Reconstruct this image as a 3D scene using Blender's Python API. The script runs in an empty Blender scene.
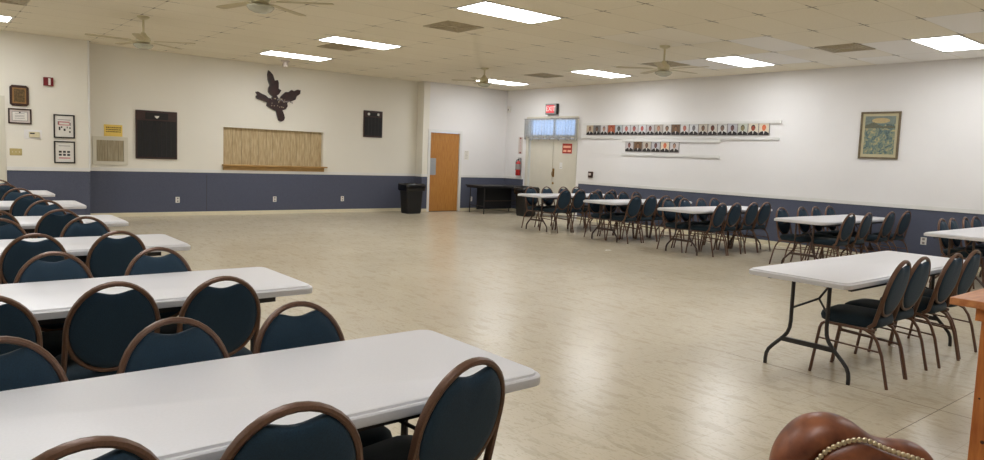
import bpy, bmesh, math, random
from mathutils import Vector, Matrix
from mathutils.geometry import tessellate_polygon
random.seed(4)
sc = bpy.context.scene
C = bpy.context.collection
PI = math.pi
ZC = 3.306          # ceiling
BW, B2, JW, RW = 15.60, 15.30, 15.20, 12.65   # back wall, door section, left section, right wall

# ------------------------------------------------------------------ materials
def lin(c):
    return tuple((v/12.92 if v <= .04045 else ((v+.055)/1.055)**2.4) for v in [x/255 for x in c]) + (1,)
def mat(name, col, rough=.6, metal=0, noise=0, scale=20, bump=0, spec=None, coat=0, stretch=None, col2=None, detail=4, coatr=.1):
    m = bpy.data.materials.new(name); m.use_nodes = True
    nt = m.node_tree; b = nt.nodes['Principled BSDF']
    b.inputs['Base Color'].default_value = lin(col)
    b.inputs['Roughness'].default_value = rough
    b.inputs['Metallic'].default_value = metal
    if spec is not None: b.inputs['Specular IOR Level'].default_value = spec
    if coat: b.inputs['Coat Weight'].default_value = coat; b.inputs['Coat Roughness'].default_value = coatr
    if noise or bump:
        tc = nt.nodes.new('ShaderNodeTexCoord'); mp = nt.nodes.new('ShaderNodeMapping')
        nt.links.new(tc.outputs['Object'], mp.inputs[0])
        if stretch: mp.inputs['Scale'].default_value = stretch
        n = nt.nodes.new('ShaderNodeTexNoise'); n.inputs['Scale'].default_value = scale; n.inputs['Detail'].default_value = detail
        nt.links.new(mp.outputs[0], n.inputs[0])
        if noise:
            r = nt.nodes.new('ShaderNodeValToRGB'); e = r.color_ramp.elements
            c = lin(col); c2 = lin(col2) if col2 else tuple(x*(1-noise) for x in c[:3])+(1,)
            e[0].position = .3; e[1].position = .7
            e[0].color = c2; e[1].color = c if col2 else tuple(min(1, x*(1+noise)) for x in c[:3])+(1,)
            nt.links.new(n.outputs['Fac'], r.inputs[0]); nt.links.new(r.outputs[0], b.inputs['Base Color'])
        if bump:
            bp = nt.nodes.new('ShaderNodeBump'); bp.inputs['Strength'].default_value = bump; bp.inputs['Distance'].default_value = .002
            nt.links.new(n.outputs['Fac'], bp.inputs['Height']); nt.links.new(bp.outputs[0], b.inputs['Normal'])
    return m
def emis(name, col, s):
    m = bpy.data.materials.new(name); m.use_nodes = True
    b = m.node_tree.nodes['Principled BSDF']
    b.inputs['Base Color'].default_value = lin(col)
    b.inputs['Emission Color'].default_value = lin(col); b.inputs['Emission Strength'].default_value = s
    return m
M = {}
M['wall'] = mat('wall paint', (233,228,216), .75, noise=.012, scale=1.5, bump=.15)
M['wall_white'] = mat('cool-lit wall paint', (234,231,229), .75, noise=.012, scale=1.5, bump=.15)  # cooler light of the right side is put into this paint
M['wains'] = mat('navy carpet wainscot', (84,88,105), .95, noise=.14, scale=90, bump=.8)
M['trim'] = mat('white trim', (226,224,220), .5, noise=.02, scale=6)
M['base'] = mat('cream baseboard', (226,216,188), .5, noise=.03, scale=6)
M['door_oak'] = mat('oak door veneer', (192,136,70), .35, noise=.2, scale=9, stretch=(6,6,.5), col2=(170,112,50))
M['door_cream'] = mat('cream painted door', (214,208,192), .45, noise=.02, scale=5)
M['gap'] = mat('dark gap', (50,45,38), .8, noise=.1)
M['steel'] = mat('brushed steel', (165,165,165), .4, .85, noise=.05, scale=30)
M['plate'] = mat('grey push plate', (160,162,166), .45, .2, noise=.04, scale=20)
M['brass'] = mat('brass', (150,120,70), .35, .9, noise=.06)
M['frame'] = mat('copper brown chair frame', (100,72,56), .38, .3, noise=.14, scale=160, bump=.2)
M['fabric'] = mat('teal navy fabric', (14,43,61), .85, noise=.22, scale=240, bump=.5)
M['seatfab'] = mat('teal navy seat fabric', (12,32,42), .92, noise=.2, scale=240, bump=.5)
for k in ('fabric', 'seatfab'):
    b = M[k].node_tree.nodes['Principled BSDF']
    b.inputs['Sheen Weight'].default_value = .05; b.inputs['Sheen Roughness'].default_value = .5
M['rubber'] = mat('dark rubber', (40,34,30), .7, noise=.05)
M['plastic'] = mat('white granite plastic', (214,212,214), .42, noise=.02, scale=120, bump=.15)
M['tleg'] = mat('charcoal table leg', (52,50,50), .4, .4, noise=.08, scale=60)
M['tlegb'] = mat('brown table leg', (78,62,54), .4, .4, noise=.08, scale=60)
M['black'] = mat('black plastic', (12,12,14), .5, noise=.1, scale=12)
M['bag'] = mat('black bin liner', (9,9,11), .22, noise=.2, scale=14, bump=.8)
M['blackwood'] = mat('black laminate', (20,21,26), .7, noise=.08)
M['plaque'] = mat('dark walnut plaque', (56,32,28), .5, noise=.2, scale=12, stretch=(1,1,6))
M['plaqueblk'] = mat('black name plates', (16,13,14), .6, noise=.2, scale=40)
M['plaqueline'] = mat('dim brass divider', (44,38,36), .5, noise=.1)
M['white'] = mat('white paper', (226,222,214), .7, noise=.02)
M['burl'] = mat('polished burl', (44,18,18), .35, noise=.4, scale=12, bump=.5, coat=.2)
M['plank'] = mat('whitewashed plank', (204,184,146), .7, noise=.15, scale=7, stretch=(5,5,.6), col2=(166,142,102))
M['hatchwood'] = mat('grey wood grain', (176,164,138), .65, noise=.15, scale=8, stretch=(6,6,.6), col2=(146,132,104))
M['plankd'] = mat('plank groove', (104,86,60), .8, noise=.1)
M['sill'] = mat('honey pine sill', (198,160,98), .45, noise=.15, scale=8, stretch=(.6,6,6), col2=(160,120,64))
M['yellow'] = mat('yellow sign card', (236,204,104), .6, noise=.03)
M['ink'] = mat('brown ink', (120,88,34), .7, noise=.05)
M['blackink'] = mat('black ink', (46,42,42), .7, noise=.05)
M['greyink'] = mat('grey ink', (140,132,130), .7, noise=.05)
M['pinkink'] = mat('pink print', (196,120,124), .7, noise=.1)
M['frameblk'] = mat('black picture frame', (30,24,22), .35, noise=.1)
M['framebr'] = mat('dark brown picture frame', (58,34,26), .35, noise=.2)
M['mount'] = mat('pinkish mount card', (206,194,186), .7, noise=.02)
M['bronze'] = mat('engraved bronze plate', (104,84,54), .4, .4, noise=.5, scale=30)
M['gold'] = mat('dull gold edging', (150,112,66), .4, .3, noise=.1)
M['ivory'] = mat('ivory plastic', (214,204,170), .5, noise=.02)
M['switchbrass'] = mat('tan switch plate', (190,172,118), .45, .1, noise=.05)
M['red'] = mat('red enamel', (170,28,26), .35, noise=.06)
M['darkred'] = mat('dark red plastic', (122,24,32), .4, noise=.06)
M['signred'] = mat('sign red', (170,42,26), .5, noise=.1)
M['signpeach'] = mat('sign lettering', (240,180,150), .6, noise=.04)
M['vent'] = mat('vent louvre', (186,174,148), .6, .1, noise=.12, scale=40)
M['fan'] = mat('cream fan enamel', (206,196,160), .4, noise=.04)
M['blade'] = mat('beige fan blade', (192,178,142), .5, noise=.08, scale=12)
M['glass_shade'] = mat('frosted shade glass', (224,224,204), .2, noise=.05)
M['glass_shade'].node_tree.nodes['Principled BSDF'].inputs['Transmission Weight'].default_value = .4
M['fixture'] = mat('white fixture frame', (222,220,212), .5, noise=.02)
M['light'] = emis('fluorescent diffuser', (246,249,252), 12)
M['exitglow'] = emis('exit sign glow', (205,70,78), .35)
M['exitlet'] = emis('exit sign letters', (250,190,185), .6)
M['pine'] = mat('knotty pine', (214,146,92), .45, noise=.2, scale=7, stretch=(.7,5,5), col2=(182,110,62), coat=.1)
M['pinev'] = mat('knotty pine upright', (204,128,62), .45, noise=.2, scale=7, stretch=(5,5,.7), col2=(170,92,40), coat=.1)
M['knot'] = mat('pine knot', (70,34,16), .5, noise=.2)
M['leather'] = mat('worn brown leather', (146,86,54), .42, noise=.35, scale=14, bump=.35, col2=(82,38,24), detail=7)
M['nail'] = mat('antique brass nailhead', (206,190,160), .3, .8, noise=.1)
M['seam'] = mat('floor joint', (84,72,54), .8, noise=.1)
M['darkwood'] = mat('dark wood leg', (50,30,20), .4, noise=.2)

def new_nodes(name):
    m = bpy.data.materials.new(name); m.use_nodes = True
    return m, m.node_tree, m.node_tree.nodes['Principled BSDF']
def mth(nt, op, a, b=None, c=None):
    n = nt.nodes.new('ShaderNodeMath'); n.operation = op
    for i, v in enumerate((a, b, c)):
        if v is None: continue
        if isinstance(v, (int, float)): n.inputs[i].default_value = v
        else: nt.links.new(v, n.inputs[i])
    return n.outputs[0]
def mixc(nt, fac, a, b):
    n = nt.nodes.new('ShaderNodeMix'); n.data_type = 'RGBA'
    for s, v in ((n.inputs['Factor'], fac), (n.inputs['A'], a), (n.inputs['B'], b)):
        if isinstance(v, (int, float)): s.default_value = v
        elif isinstance(v, tuple): s.default_value = v
        else: nt.links.new(v, s)
    return n.outputs['Result']
def xyz(nt):
    tc = nt.nodes.new('ShaderNodeTexCoord'); s = nt.nodes.new('ShaderNodeSeparateXYZ')
    nt.links.new(tc.outputs['Object'], s.inputs[0]); return tc, s.outputs[0], s.outputs[1], s.outputs[2]
def edge(nt, t):     # distance (0..0.5) to the nearest integer
    f = mth(nt, 'FRACT', t); return mth(nt, 'MINIMUM', f, mth(nt, 'SUBTRACT', 1.0, f))

def ceiling_mat():
    m, nt, b = new_nodes('acoustic ceiling tiles')
    tc, x, y, z = xyz(nt)
    u = mth(nt, 'DIVIDE', mth(nt, 'ADD', x, .07), 1.3167); v = mth(nt, 'DIVIDE', mth(nt, 'SUBTRACT', y, 3.479), .65837)
    eu = mth(nt, 'MULTIPLY', edge(nt, u), 1.3167); ev = mth(nt, 'MULTIPLY', edge(nt, v), .65837)
    cu, cv = mth(nt, 'FLOOR', u), mth(nt, 'FLOOR', v)
    cb = nt.nodes.new('ShaderNodeCombineXYZ'); nt.links.new(cu, cb.inputs[0]); nt.links.new(cv, cb.inputs[1])
    wn = nt.nodes.new('ShaderNodeTexWhiteNoise'); wn.noise_dimensions = '2D'; nt.links.new(cb.outputs[0], wn.inputs['Vector'])
    n1 = nt.nodes.new('ShaderNodeTexNoise'); n1.inputs['Scale'].default_value = 45; n1.inputs['Detail'].default_value = 5
    nt.links.new(tc.outputs['Object'], n1.inputs[0])
    n2 = nt.nodes.new('ShaderNodeTexNoise'); n2.inputs['Scale'].default_value = .5; n2.inputs['Detail'].default_value = 2
    nt.links.new(tc.outputs['Object'], n2.inputs[0])
    base = mixc(nt, n1.outputs['Fac'], lin((230,220,198)), lin((246,239,222)))
    base = mixc(nt, mth(nt, 'MULTIPLY', wn.outputs['Value'], .35), base, lin((226,216,194)))
    base = mixc(nt, mth(nt, 'MULTIPLY', n2.outputs['Fac'], .25), base, lin((214,200,172)))
    # replaced tiles, whiter than the rest
    acc = None
    for a, c in ((7,3),(8,3),(8,4),(8,5),(8,1),(7,-1),(8,2),(6,4),(6,5),(9,1),(9,0),(7,4.5),(9,3),(9,2),(8,6)):
        k = mth(nt, 'MULTIPLY', mth(nt, 'COMPARE', cu, a, .2), mth(nt, 'COMPARE', cv, c, .2))
        if a == 6: k = mth(nt, 'MULTIPLY', k, .35)
        if (a, c) in ((8,3),(9,3),(8,2)): k = mth(nt, 'MULTIPLY', k, .5)
        acc = k if acc is None else mth(nt, 'MAXIMUM', acc, k)
    base = mixc(nt, acc, base, lin((240,236,230)))
    # seams: faint along the edges, dark where the corners of four tiles meet
    seam = mth(nt, 'MAXIMUM', mth(nt, 'LESS_THAN', eu, .011), mth(nt, 'LESS_THAN', ev, .009))
    nearc = mth(nt, 'LESS_THAN', mth(nt, 'ADD', mth(nt, 'MULTIPLY', eu, .62), mth(nt, 'MULTIPLY', ev, 1.7)), .10)
    light_line = mth(nt, 'MULTIPLY', mth(nt, 'LESS_THAN', ev, .008), mth(nt, 'MULTIPLY', mth(nt, 'GREATER_THAN', x, 6.3), mth(nt, 'LESS_THAN', y, 5.6)))
    base = mixc(nt, mth(nt, 'MULTIPLY', seam, .16), base, lin((120,104,72)))
    base = mixc(nt, mth(nt, 'MULTIPLY', light_line, .6), base, lin((225,215,190)))
    base = mixc(nt, mth(nt, 'MULTIPLY', mth(nt, 'MULTIPLY', seam, nearc), .75), base, lin((84,68,44)))
    nt.links.new(base, b.inputs['Base Color']); b.inputs['Roughness'].default_value = .9
    bp = nt.nodes.new('ShaderNodeBump'); bp.inputs['Strength'].default_value = .4; bp.inputs['Distance'].default_value = .003
    nt.links.new(n1.outputs['Fac'], bp.inputs['Height']); nt.links.new(bp.outputs[0], b.inputs['Normal'])
    return m
def floor_mat():
    m, nt, b = new_nodes('waxed vinyl tiles')
    tc, x, y, z = xyz(nt)
    T = .3048
    u = mth(nt, 'DIVIDE', mth(nt, 'SUBTRACT', x, 4.93), T); v = mth(nt, 'DIVIDE', mth(nt, 'SUBTRACT', y, 1.56), T)
    e = mth(nt, 'MULTIPLY', mth(nt, 'MINIMUM', edge(nt, u), edge(nt, v)), T)
    cb = nt.nodes.new('ShaderNodeCombineXYZ'); nt.links.new(mth(nt, 'FLOOR', u), cb.inputs[0]); nt.links.new(mth(nt, 'FLOOR', v), cb.inputs[1])
    wn = nt.nodes.new('ShaderNodeTexWhiteNoise'); wn.noise_dimensions = '2D'; nt.links.new(cb.outputs[0], wn.inputs['Vector'])
    def noise(scale, det, st=(1,1,1), dist=0, rot=0):
        mp = nt.nodes.new('ShaderNodeMapping'); mp.inputs['Scale'].default_value = st; mp.inputs['Rotation'].default_value = (0,0,rot)
        nt.links.new(tc.outputs['Object'], mp.inputs[0])
        n = nt.nodes.new('ShaderNodeTexNoise'); n.inputs['Scale'].default_value = scale; n.inputs['Detail'].default_value = det; n.inputs['Distortion'].default_value = dist
        nt.links.new(mp.outputs[0], n.inputs[0]); return n.outputs['Fac']
    big = noise(.7, 3); streak = noise(16, 5, (1,.28,1), .6, .5); fine = noise(70, 3, (1,.35,1), .4, .5)
    base = mixc(nt, mth(nt, 'MULTIPLY', big, .8), lin((208,197,175)), lin((196,183,158)))
    base = mixc(nt, mth(nt, 'MULTIPLY', wn.outputs['Value'], .12), base, lin((168,154,128)))
    k = mth(nt, 'MULTIPLY', mth(nt, 'SUBTRACT', streak, .56), 5.5); k = mth(nt, 'MINIMUM', mth(nt, 'MAXIMUM', k, 0.0), .22)
    base = mixc(nt, k, base, lin((150,132,104)))
    k2 = mth(nt, 'MINIMUM', mth(nt, 'MAXIMUM', mth(nt, 'MULTIPLY', mth(nt, 'SUBTRACT', fine, .58), 6.0), 0.0), .25)
    base = mixc(nt, k2, base, lin((150,134,108)))
    base = mixc(nt, mth(nt, 'MULTIPLY', mth(nt, 'LESS_THAN', e, .0016), .3), base, lin((140,124,98)))
    nt.links.new(base, b.inputs['Base Color'])
    rn = noise(1.3, 4)
    r = mth(nt, 'ADD', mth(nt, 'MULTIPLY', rn, .1), .2)
    nt.links.new(r, b.inputs['Roughness']); b.inputs['Specular IOR Level'].default_value = .5
    bp = nt.nodes.new('ShaderNodeBump'); bp.inputs['Strength'].default_value = .07; bp.inputs['Distance'].default_value = .002
    nt.links.new(noise(9, 3), bp.inputs['Height']); nt.links.new(bp.outputs[0], b.inputs['Normal'])
    return m
M['ceiling'] = ceiling_mat(); M['floor'] = floor_mat()
def print_mat():     # the framed scenic print: muted blues, greens and ochres
    m, nt, b = new_nodes('scenic print')
    tc, x, y, z = xyz(nt)
    n = nt.nodes.new('ShaderNodeTexNoise'); n.inputs['Scale'].default_value = 14; n.inputs['Detail'].default_value = 6; n.inputs['Distortion'].default_value = 1.2
    nt.links.new(tc.outputs['Object'], n.inputs[0])
    r = nt.nodes.new('ShaderNodeValToRGB'); el = r.color_ramp.elements
    el[0].position = .3; el[0].color = lin((58,72,70)); el[1].position = .7; el[1].color = lin((186,170,120))
    for p_, c_ in ((.42,(92,112,112)), (.5,(120,132,112)), (.58,(148,146,118))):
        q = el.new(p_); q.color = lin(c_)
    nt.links.new(n.outputs['Fac'], r.inputs[0]); nt.links.new(r.outputs[0], b.inputs['Base Color']); b.inputs['Roughness'].default_value = .5
    return m
M['print'] = print_mat()
def cloth_mat():
    m = bpy.data.materials.new('sheer valance'); m.use_nodes = True; nt = m.node_tree; nt.nodes.clear()
    o = nt.nodes.new('ShaderNodeOutputMaterial'); mx = nt.nodes.new('ShaderNodeMixShader'); mx2 = nt.nodes.new('ShaderNodeMixShader')
    d = nt.nodes.new('ShaderNodeBsdfDiffuse'); t = nt.nodes.new('ShaderNodeBsdfTranslucent'); tr = nt.nodes.new('ShaderNodeBsdfTransparent')
    n = nt.nodes.new('ShaderNodeTexNoise'); n.inputs['Scale'].default_value = 30
    r = nt.nodes.new('ShaderNodeValToRGB'); r.color_ramp.elements[0].color = lin((160,158,152)); r.color_ramp.elements[1].color = lin((206,204,200))
    tc = nt.nodes.new('ShaderNodeTexCoord'); nt.links.new(tc.outputs['Object'], n.inputs[0]); nt.links.new(n.outputs['Fac'], r.inputs[0])
    nt.links.new(r.outputs[0], d.inputs[0]); nt.links.new(r.outputs[0], t.inputs[0])
    mx.inputs[0].default_value = .5; nt.links.new(d.outputs[0], mx.inputs[1]); nt.links.new(t.outputs[0], mx.inputs[2])
    mx2.inputs[0].default_value = .34; nt.links.new(mx.outputs[0], mx2.inputs[1]); nt.links.new(tr.outputs[0], mx2.inputs[2])
    nt.links.new(mx2.outputs[0], o.inputs[0]); return m
M['sheer'] = cloth_mat()
def glass_mat():
    m, nt, b = new_nodes('window glass')
    b.inputs['Transmission Weight'].default_value = 1; b.inputs['Roughness'].default_value = .0; b.inputs['IOR'].default_value = 1.01
    return m
M['glass'] = glass_mat()

# ------------------------------------------------------------------ mesh helpers
class MB:
    def __init__(s): s.bm = bmesh.new(); s.mats = []; s.cur = 0
    def use(s, key):
        m = M[key]
        if m not in s.mats: s.mats.append(m)
        s.cur = s.mats.index(m); return s
    def face(s, vs):
        try: f = s.bm.faces.new(vs); f.material_index = s.cur; return f
        except ValueError: return None
    def box(s, x0, x1, y0, y1, z0, z1, bev=0, T=None):
        vs = [s.bm.verts.new((x, y, z)) for x in (x0, x1) for y in (y0, y1) for z in (z0, z1)]
        fs = [s.face([vs[i] for i in q]) for q in ((0,1,3,2),(4,6,7,5),(0,4,5,1),(2,3,7,6),(0,2,6,4),(1,5,7,3))]
        if bev:
            es = list({e for f in fs for e in f.edges})
            r = bmesh.ops.bevel(s.bm, geom=es, offset=bev, segments=2, affect='EDGES', profile=.6)
            for f in r['faces']: f.material_index = s.cur
            vs = list({v for f in r['faces'] for v in f.verts} | {v for v in vs if v.is_valid})
        if T: bmesh.ops.transform(s.bm, matrix=T, verts=[v for v in vs if v.is_valid])
        return s
    def tube(s, pts, r, seg=8, cap=True, flat=None):
        pts = [Vector(p) for p in pts]; n = len(pts); R = r if isinstance(r, (list, tuple)) else [r]*n
        rings = []; up = None
        for i, p in enumerate(pts):
            t = (pts[min(i+1, n-1)] - pts[max(i-1, 0)])
            t = t.normalized() if t.length > 1e-9 else Vector((0,0,1))
            if up is None:
                up = Vector((0,1,0)) if abs(t.y) < .9 else Vector((1,0,0))
            a = (up - t*up.dot(t))
            if a.length < 1e-4: a = t.orthogonal()
            a.normalize(); up = a; b_ = t.cross(a)
            ka, kb = flat or (1, 1)
            rings.append([s.bm.verts.new(p + (a*math.cos(2*PI*k/seg)*ka + b_*math.sin(2*PI*k/seg)*kb)*R[i]) for k in range(seg)])
        for i in range(n-1):
            for k in range(seg):
                s.face([rings[i][k], rings[i][(k+1) % seg], rings[i+1][(k+1) % seg], rings[i+1][k]])
        if cap: s.face(rings[0][::-1]); s.face(rings[-1])
        return s
    def lathe(s, prof, cx=0, cy=0, seg=24, T=None):
        rings = []; allv = []
        for r, z in prof:
            if r < 1e-6: rings.append([s.bm.verts.new((cx, cy, z))])
            else: rings.append([s.bm.verts.new((cx + r*math.cos(2*PI*k/seg), cy + r*math.sin(2*PI*k/seg), z)) for k in range(seg)])
            allv += rings[-1]
        for a, b in zip(rings, rings[1:]):
            for k in range(seg):
                k2 = (k+1) % seg
                if len(a) == 1 and len(b) == 1: continue
                if len(a) == 1: s.face([a[0], b[k2], b[k]])
                elif len(b) == 1: s.face([a[k], a[k2], b[0]])
                else: s.face([a[k], a[k2], b[k2], b[k]])
        if len(rings[0]) > 1: s.face(rings[0][::-1])
        if len(rings[-1]) > 1: s.face(rings[-1])
        if T: bmesh.ops.transform(s.bm, matrix=T, verts=allv)
        return s
    def rings(s, rs, cap0=True, cap1=True):      # loft closed rings with equal vertex counts
        R = [[s.bm.verts.new(p) for p in r] for r in rs]; n = len(R[0])
        for a, b in zip(R, R[1:]):
            for k in range(n): s.face([a[k], a[(k+1) % n], b[(k+1) % n], b[k]])
        if cap0: s.face(R[0][::-1])
        if cap1: s.face(R[-1])
        return s
    def prism(s, poly, d, plane='xz', off=0):     # outline extruded by d along the plane's normal
        def P(a, b, c):
            return (a, c, b) if plane == 'xz' else ((c, a, b) if plane == 'yz' else (a, b, c))
        v0 = [s.bm.verts.new(P(a, b, off)) for a, b in poly]; v1 = [s.bm.verts.new(P(a, b, off+d)) for a, b in poly]
        n = len(poly)
        for k in range(n): s.face([v0[k], v0[(k+1) % n], v1[(k+1) % n], v1[k]])
        for i, j, k in tessellate_polygon([[Vector((a, b, 0)) for a, b in poly]]):
            s.face([v0[i], v0[j], v0[k]]); s.face([v1[i], v1[k], v1[j]])
        return s
    def ring(s, a0, a1, z0, z1, w, c0, c1, plane='xz', bottom=True):   # rectangular frame of four butted strips
        for a, b, c, d in ((a0, a0+w, z0, z1), (a1-w, a1, z0, z1), (a0+w, a1-w, z1-w, z1)) + (((a0+w, a1-w, z0, z0+w),) if bottom else ()):
            if plane == 'xz': s.box(a, b, c0, c1, c, d)
            else: s.box(c0, c1, a, b, c, d)
        return s
    def sphere(s, c, r, seg=12, rg=8, sc=(1,1,1)):
        prof = [(math.sin(PI*i/rg)*r, -math.cos(PI*i/rg)*r) for i in range(rg+1)]
        T = Matrix.Translation(c) @ Matrix.Diagonal((*sc, 1))
        return s.lathe(prof, 0, 0, seg, T)
    def build(s, name, key=None, parent=None, smooth=False, flatcut=None):
        bmesh.ops.recalc_face_normals(s.bm, faces=s.bm.faces)
        me = bpy.data.meshes.new(name)
        if key is not None and not s.mats: me.materials.append(M[key])
        else:
            for m in s.mats: me.materials.append(m)
        if smooth:
            for f in s.bm.faces: f.smooth = True
            for e in s.bm.edges:
                if len(e.link_faces) == 2 and e.calc_face_angle() > math.radians(flatcut or 42): e.smooth = False
        s.bm.to_mesh(me); s.bm.free()
        o = bpy.data.objects.new(name, me); C.objects.link(o)
        if parent is not None: o.parent = parent
        return o
def thing(name, label, cat, loc=(0,0,0), rz=0, group=None):
    o = bpy.data.objects.new(name, None); C.objects.link(o); o.empty_display_size = .1
    o.location = loc; o.rotation_euler = (0,0,rz); return tag(o, label, cat, group)
def tag(o, label, cat, group=None):
    o['label'] = label; o['category'] = cat
    if group: o['group'] = group
    return o
def struct(o): o['kind'] = 'structure'; return o
def dup(root, loc, rz, label, group=None):
    def cp(o, par):
        c = o.copy(); C.objects.link(c)
        if par is not None: c.parent = par
        for ch in kids[o]: cp(ch, c)
        return c
    kids = {}
    def walk(o):
        kids[o] = list(o.children)
        for ch in kids[o]: walk(ch)
    walk(root)
    r = cp(root, None); r.location = loc; r.rotation_euler = (0,0,rz); r['label'] = label
    if group: r['group'] = group
    return r
def sbox(name, key, *a, **k): return struct(MB().box(*a, **k).build(name, key))
def arc(cx, cy, r, a0, a1, n):
    return [(cx + r*math.cos(math.radians(a0+(a1-a0)*i/n)), cy + r*math.sin(math.radians(a0+(a1-a0)*i/n))) for i in range(n+1)]

# ------------------------------------------------------------------ setting
XL, YF = -5.0, -3.5
sbox('floor', 'floor', XL-.2, RW+.2, YF-.2, BW+.3, -.1, 0)
sbox('ceiling', 'ceiling', XL-.2, RW+.2, YF-.2, BW+.3, ZC, ZC+.1)
# back wall with the serving opening
w = MB(); ox0, ox1, oz0, oz1 = 5.08, 7.36, 1.07, 1.88
w.box(2.52, ox0, BW, BW+.15, 0, ZC); w.box(ox1, 9.95, BW, BW+.15, 0, ZC)
w.box(ox0, ox1, BW, BW+.15, 0, oz0); w.box(ox0, ox1, BW, BW+.15, oz1, ZC)
struct(w.build('wall_back', 'wall'))
sbox('wall_back_right', 'wall', 9.92, 10.10, B2, BW+.15, 0, ZC)
w = MB(); w.box(11.12, RW, B2, B2+.15, 0, ZC); w.box(10.10, 11.12, B2, B2+.15, 2.07, ZC); struct(w.build('wall_back_door_side', 'wall_white'))
w = MB(); w.box(1.18, 2.52, JW, BW+.15, 0, ZC); w.box(XL, .21, JW, JW+.15, 0, ZC); w.box(.21, 1.18, JW, JW+.15, 2.14, ZC); struct(w.build('wall_back_left', 'wall'))
sbox('wall_left', 'wall', XL-.15, XL, YF, JW+.15, 0, ZC)
sbox('wall_front', 'wall', XL-.15, RW+.15, YF-.15, YF, 0, ZC)
# right wall with the double-door opening
dy0, dy1, dz, tz = 12.56, 14.36, 2.03, 2.50
w = MB(); w.box(RW, RW+.15, YF, dy0, 0, ZC); w.box(RW, RW+.15, dy1, B2+.15, 0, ZC); w.box(RW, RW+.15, dy0, dy1, tz, ZC); w.box(RW, RW+.15, dy0, dy1, dz, dz+.06)
struct(w.build('wall_right', 'wall_white'))
# wainscot, chair rail and baseboard of each wall
def dado(n, x0, x1, y0, y1, nx, ny):
    t = .008
    def strip(nm, key, z0, z1, t):
        if ny: sbox(nm, key, x0, x1, y0 - t, y0, z0, z1)
        else:  sbox(nm, key, x0 + (0 if nx > 0 else -t), x0 + (t if nx > 0 else 0), y0, y1, z0, z1)
    strip('trim_%d' % n, 'wains', .08, .90, t); 
    strip('trim_%d' % (n+1), 'trim', .90, .965, .022)
    strip('baseboard_%s' % ['back', 'corner', 'door_side', 'left', 'right', 'far_right', 'side'][n//2], 'base', 0, .08, .014)
dado(0, 2.52, 9.92, BW, BW, 0, 1)
dado(4, 9.92, 10.08, B2, B2, 0, 1)
dado(6, 11.14, RW, B2, B2, 0, 1)
dado(8, RW, RW, YF, 12.40, -1, 0)
dado(10, RW, RW, 14.50, B2, -1, 0)
dado(2, 9.92, 9.92, B2, BW, -1, 0)
dado(12, 1.25, 2.52, JW, JW, 0, 1)
sbox('trim_20', 'trim', 2.505, 2.535, JW-.012, JW, .965, ZC)      # corner bead
sbox('trim_21', 'gap', 4.735, 4.741, BW-.0095, BW-.008, .08, .86)  # wainscot joint

# oak door
d = struct(thing('door_1', 'x', 'x', (10.61, B2, 0))); del d['label'], d['category']
MB().box(-.455, .455, .02, .065, .01, 2.04, .003).build('door_leaf', 'door_oak', d)
f = MB().ring(-.53, .53, 0, 2.115, .07, -.018, .08, 'xz', False)
f.build('door_frame', 'trim', d)
MB().box(-.445, -.26, .012, .02, .95, 1.38, .002).build('push_plate', 'plate', d)
MB().box(-.455, .455, .0, .1, -.01, .012).build('light_stop', 'gap', d)  # strip added to stop daylight leaking under the leaf
# double doors with transom
d = struct(thing('door_2', 'x', 'x', (RW, 0, 0))); del d['label'], d['category']
ym = 13.42
for a, b in ((dy0+.05, ym-.006), (ym+.006, dy1-.05)):
    lf = MB().box(.045, .09, a, b, .01, dz-.03, .003).build('door_leaf', 'door_cream', d)
MB().box(.07, .1, ym-.01, ym+.01, 0, dz).build('meeting_gap', 'gap', d)
MB().box(.02, .15, dy0, dy1, -.01, .022).build('light_stop', 'steel', d)  # added strip, blocks outside light below the double leaves
f = MB()
f.ring(dy0-.06, dy1+.06, 0, tz+.07, .085, -.02, .1, 'yz', False); f.box(-.01, .1, dy0+.025, dy1-.025, dz-.025, dz+.07)
f.build('door_frame', 'door_cream', d)
h = MB().box(.03, .045, ym-.085, ym-.02, 1.02, 1.24, .004).build('door_handle', 'brass', d)
MB().tube([(.03, ym-.05, 1.16), (-.01, ym-.05, 1.15), (-.02, ym-.05, 1.1), (-.01, ym-.05, 1.06), (.03, ym-.05, 1.05)], .008).build('pull', 'brass', h)
MB().lathe([(.03,0),(.03,.012),(.012,.03),(0,.03)], seg=12, T=Matrix.Translation((.045, ym-.05, .86)) @ Matrix.Rotation(-PI/2, 4, 'Y')).build('deadbolt', 'brass', d, True)
wn = struct(thing('window_1', 'x', 'x', (RW, 0, 0))); del wn['label'], wn['category']
MB().box(.06, .066, dy0, dy1, dz+.06, tz).build('pane', 'glass', wn)
MB().box(.05, .08, ym-.015, ym+.015, dz+.06, tz).build('mullion', 'door_cream', wn)
# door at the far left
d = struct(thing('door_3', 'x', 'x', (.69, JW, 0))); del d['label'], d['category']
MB().box(-.45, .45, .03, .075, .01, 2.08, .003).build('door_leaf', 'door_cream', d)
f = MB().ring(-.55, .55, 0, 2.19, .095, -.02, .1, 'xz', False); f.build('door_frame', 'door_cream', d)
MB().sphere((.38, -.03, 1.0), .03).build('door_handle', 'brass', d, True)
# long floor joints
MB().box(XL, RW, 1.558, 1.562, -.0005, .0006).build('trim_30', 'seam'); struct(bpy.data.objects['trim_30'])
MB().box(4.929, 4.9315, .9, 3.1, -.0005, .0006).build('trim_31', 'seam'); struct(bpy.data.objects['trim_31'])

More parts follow.
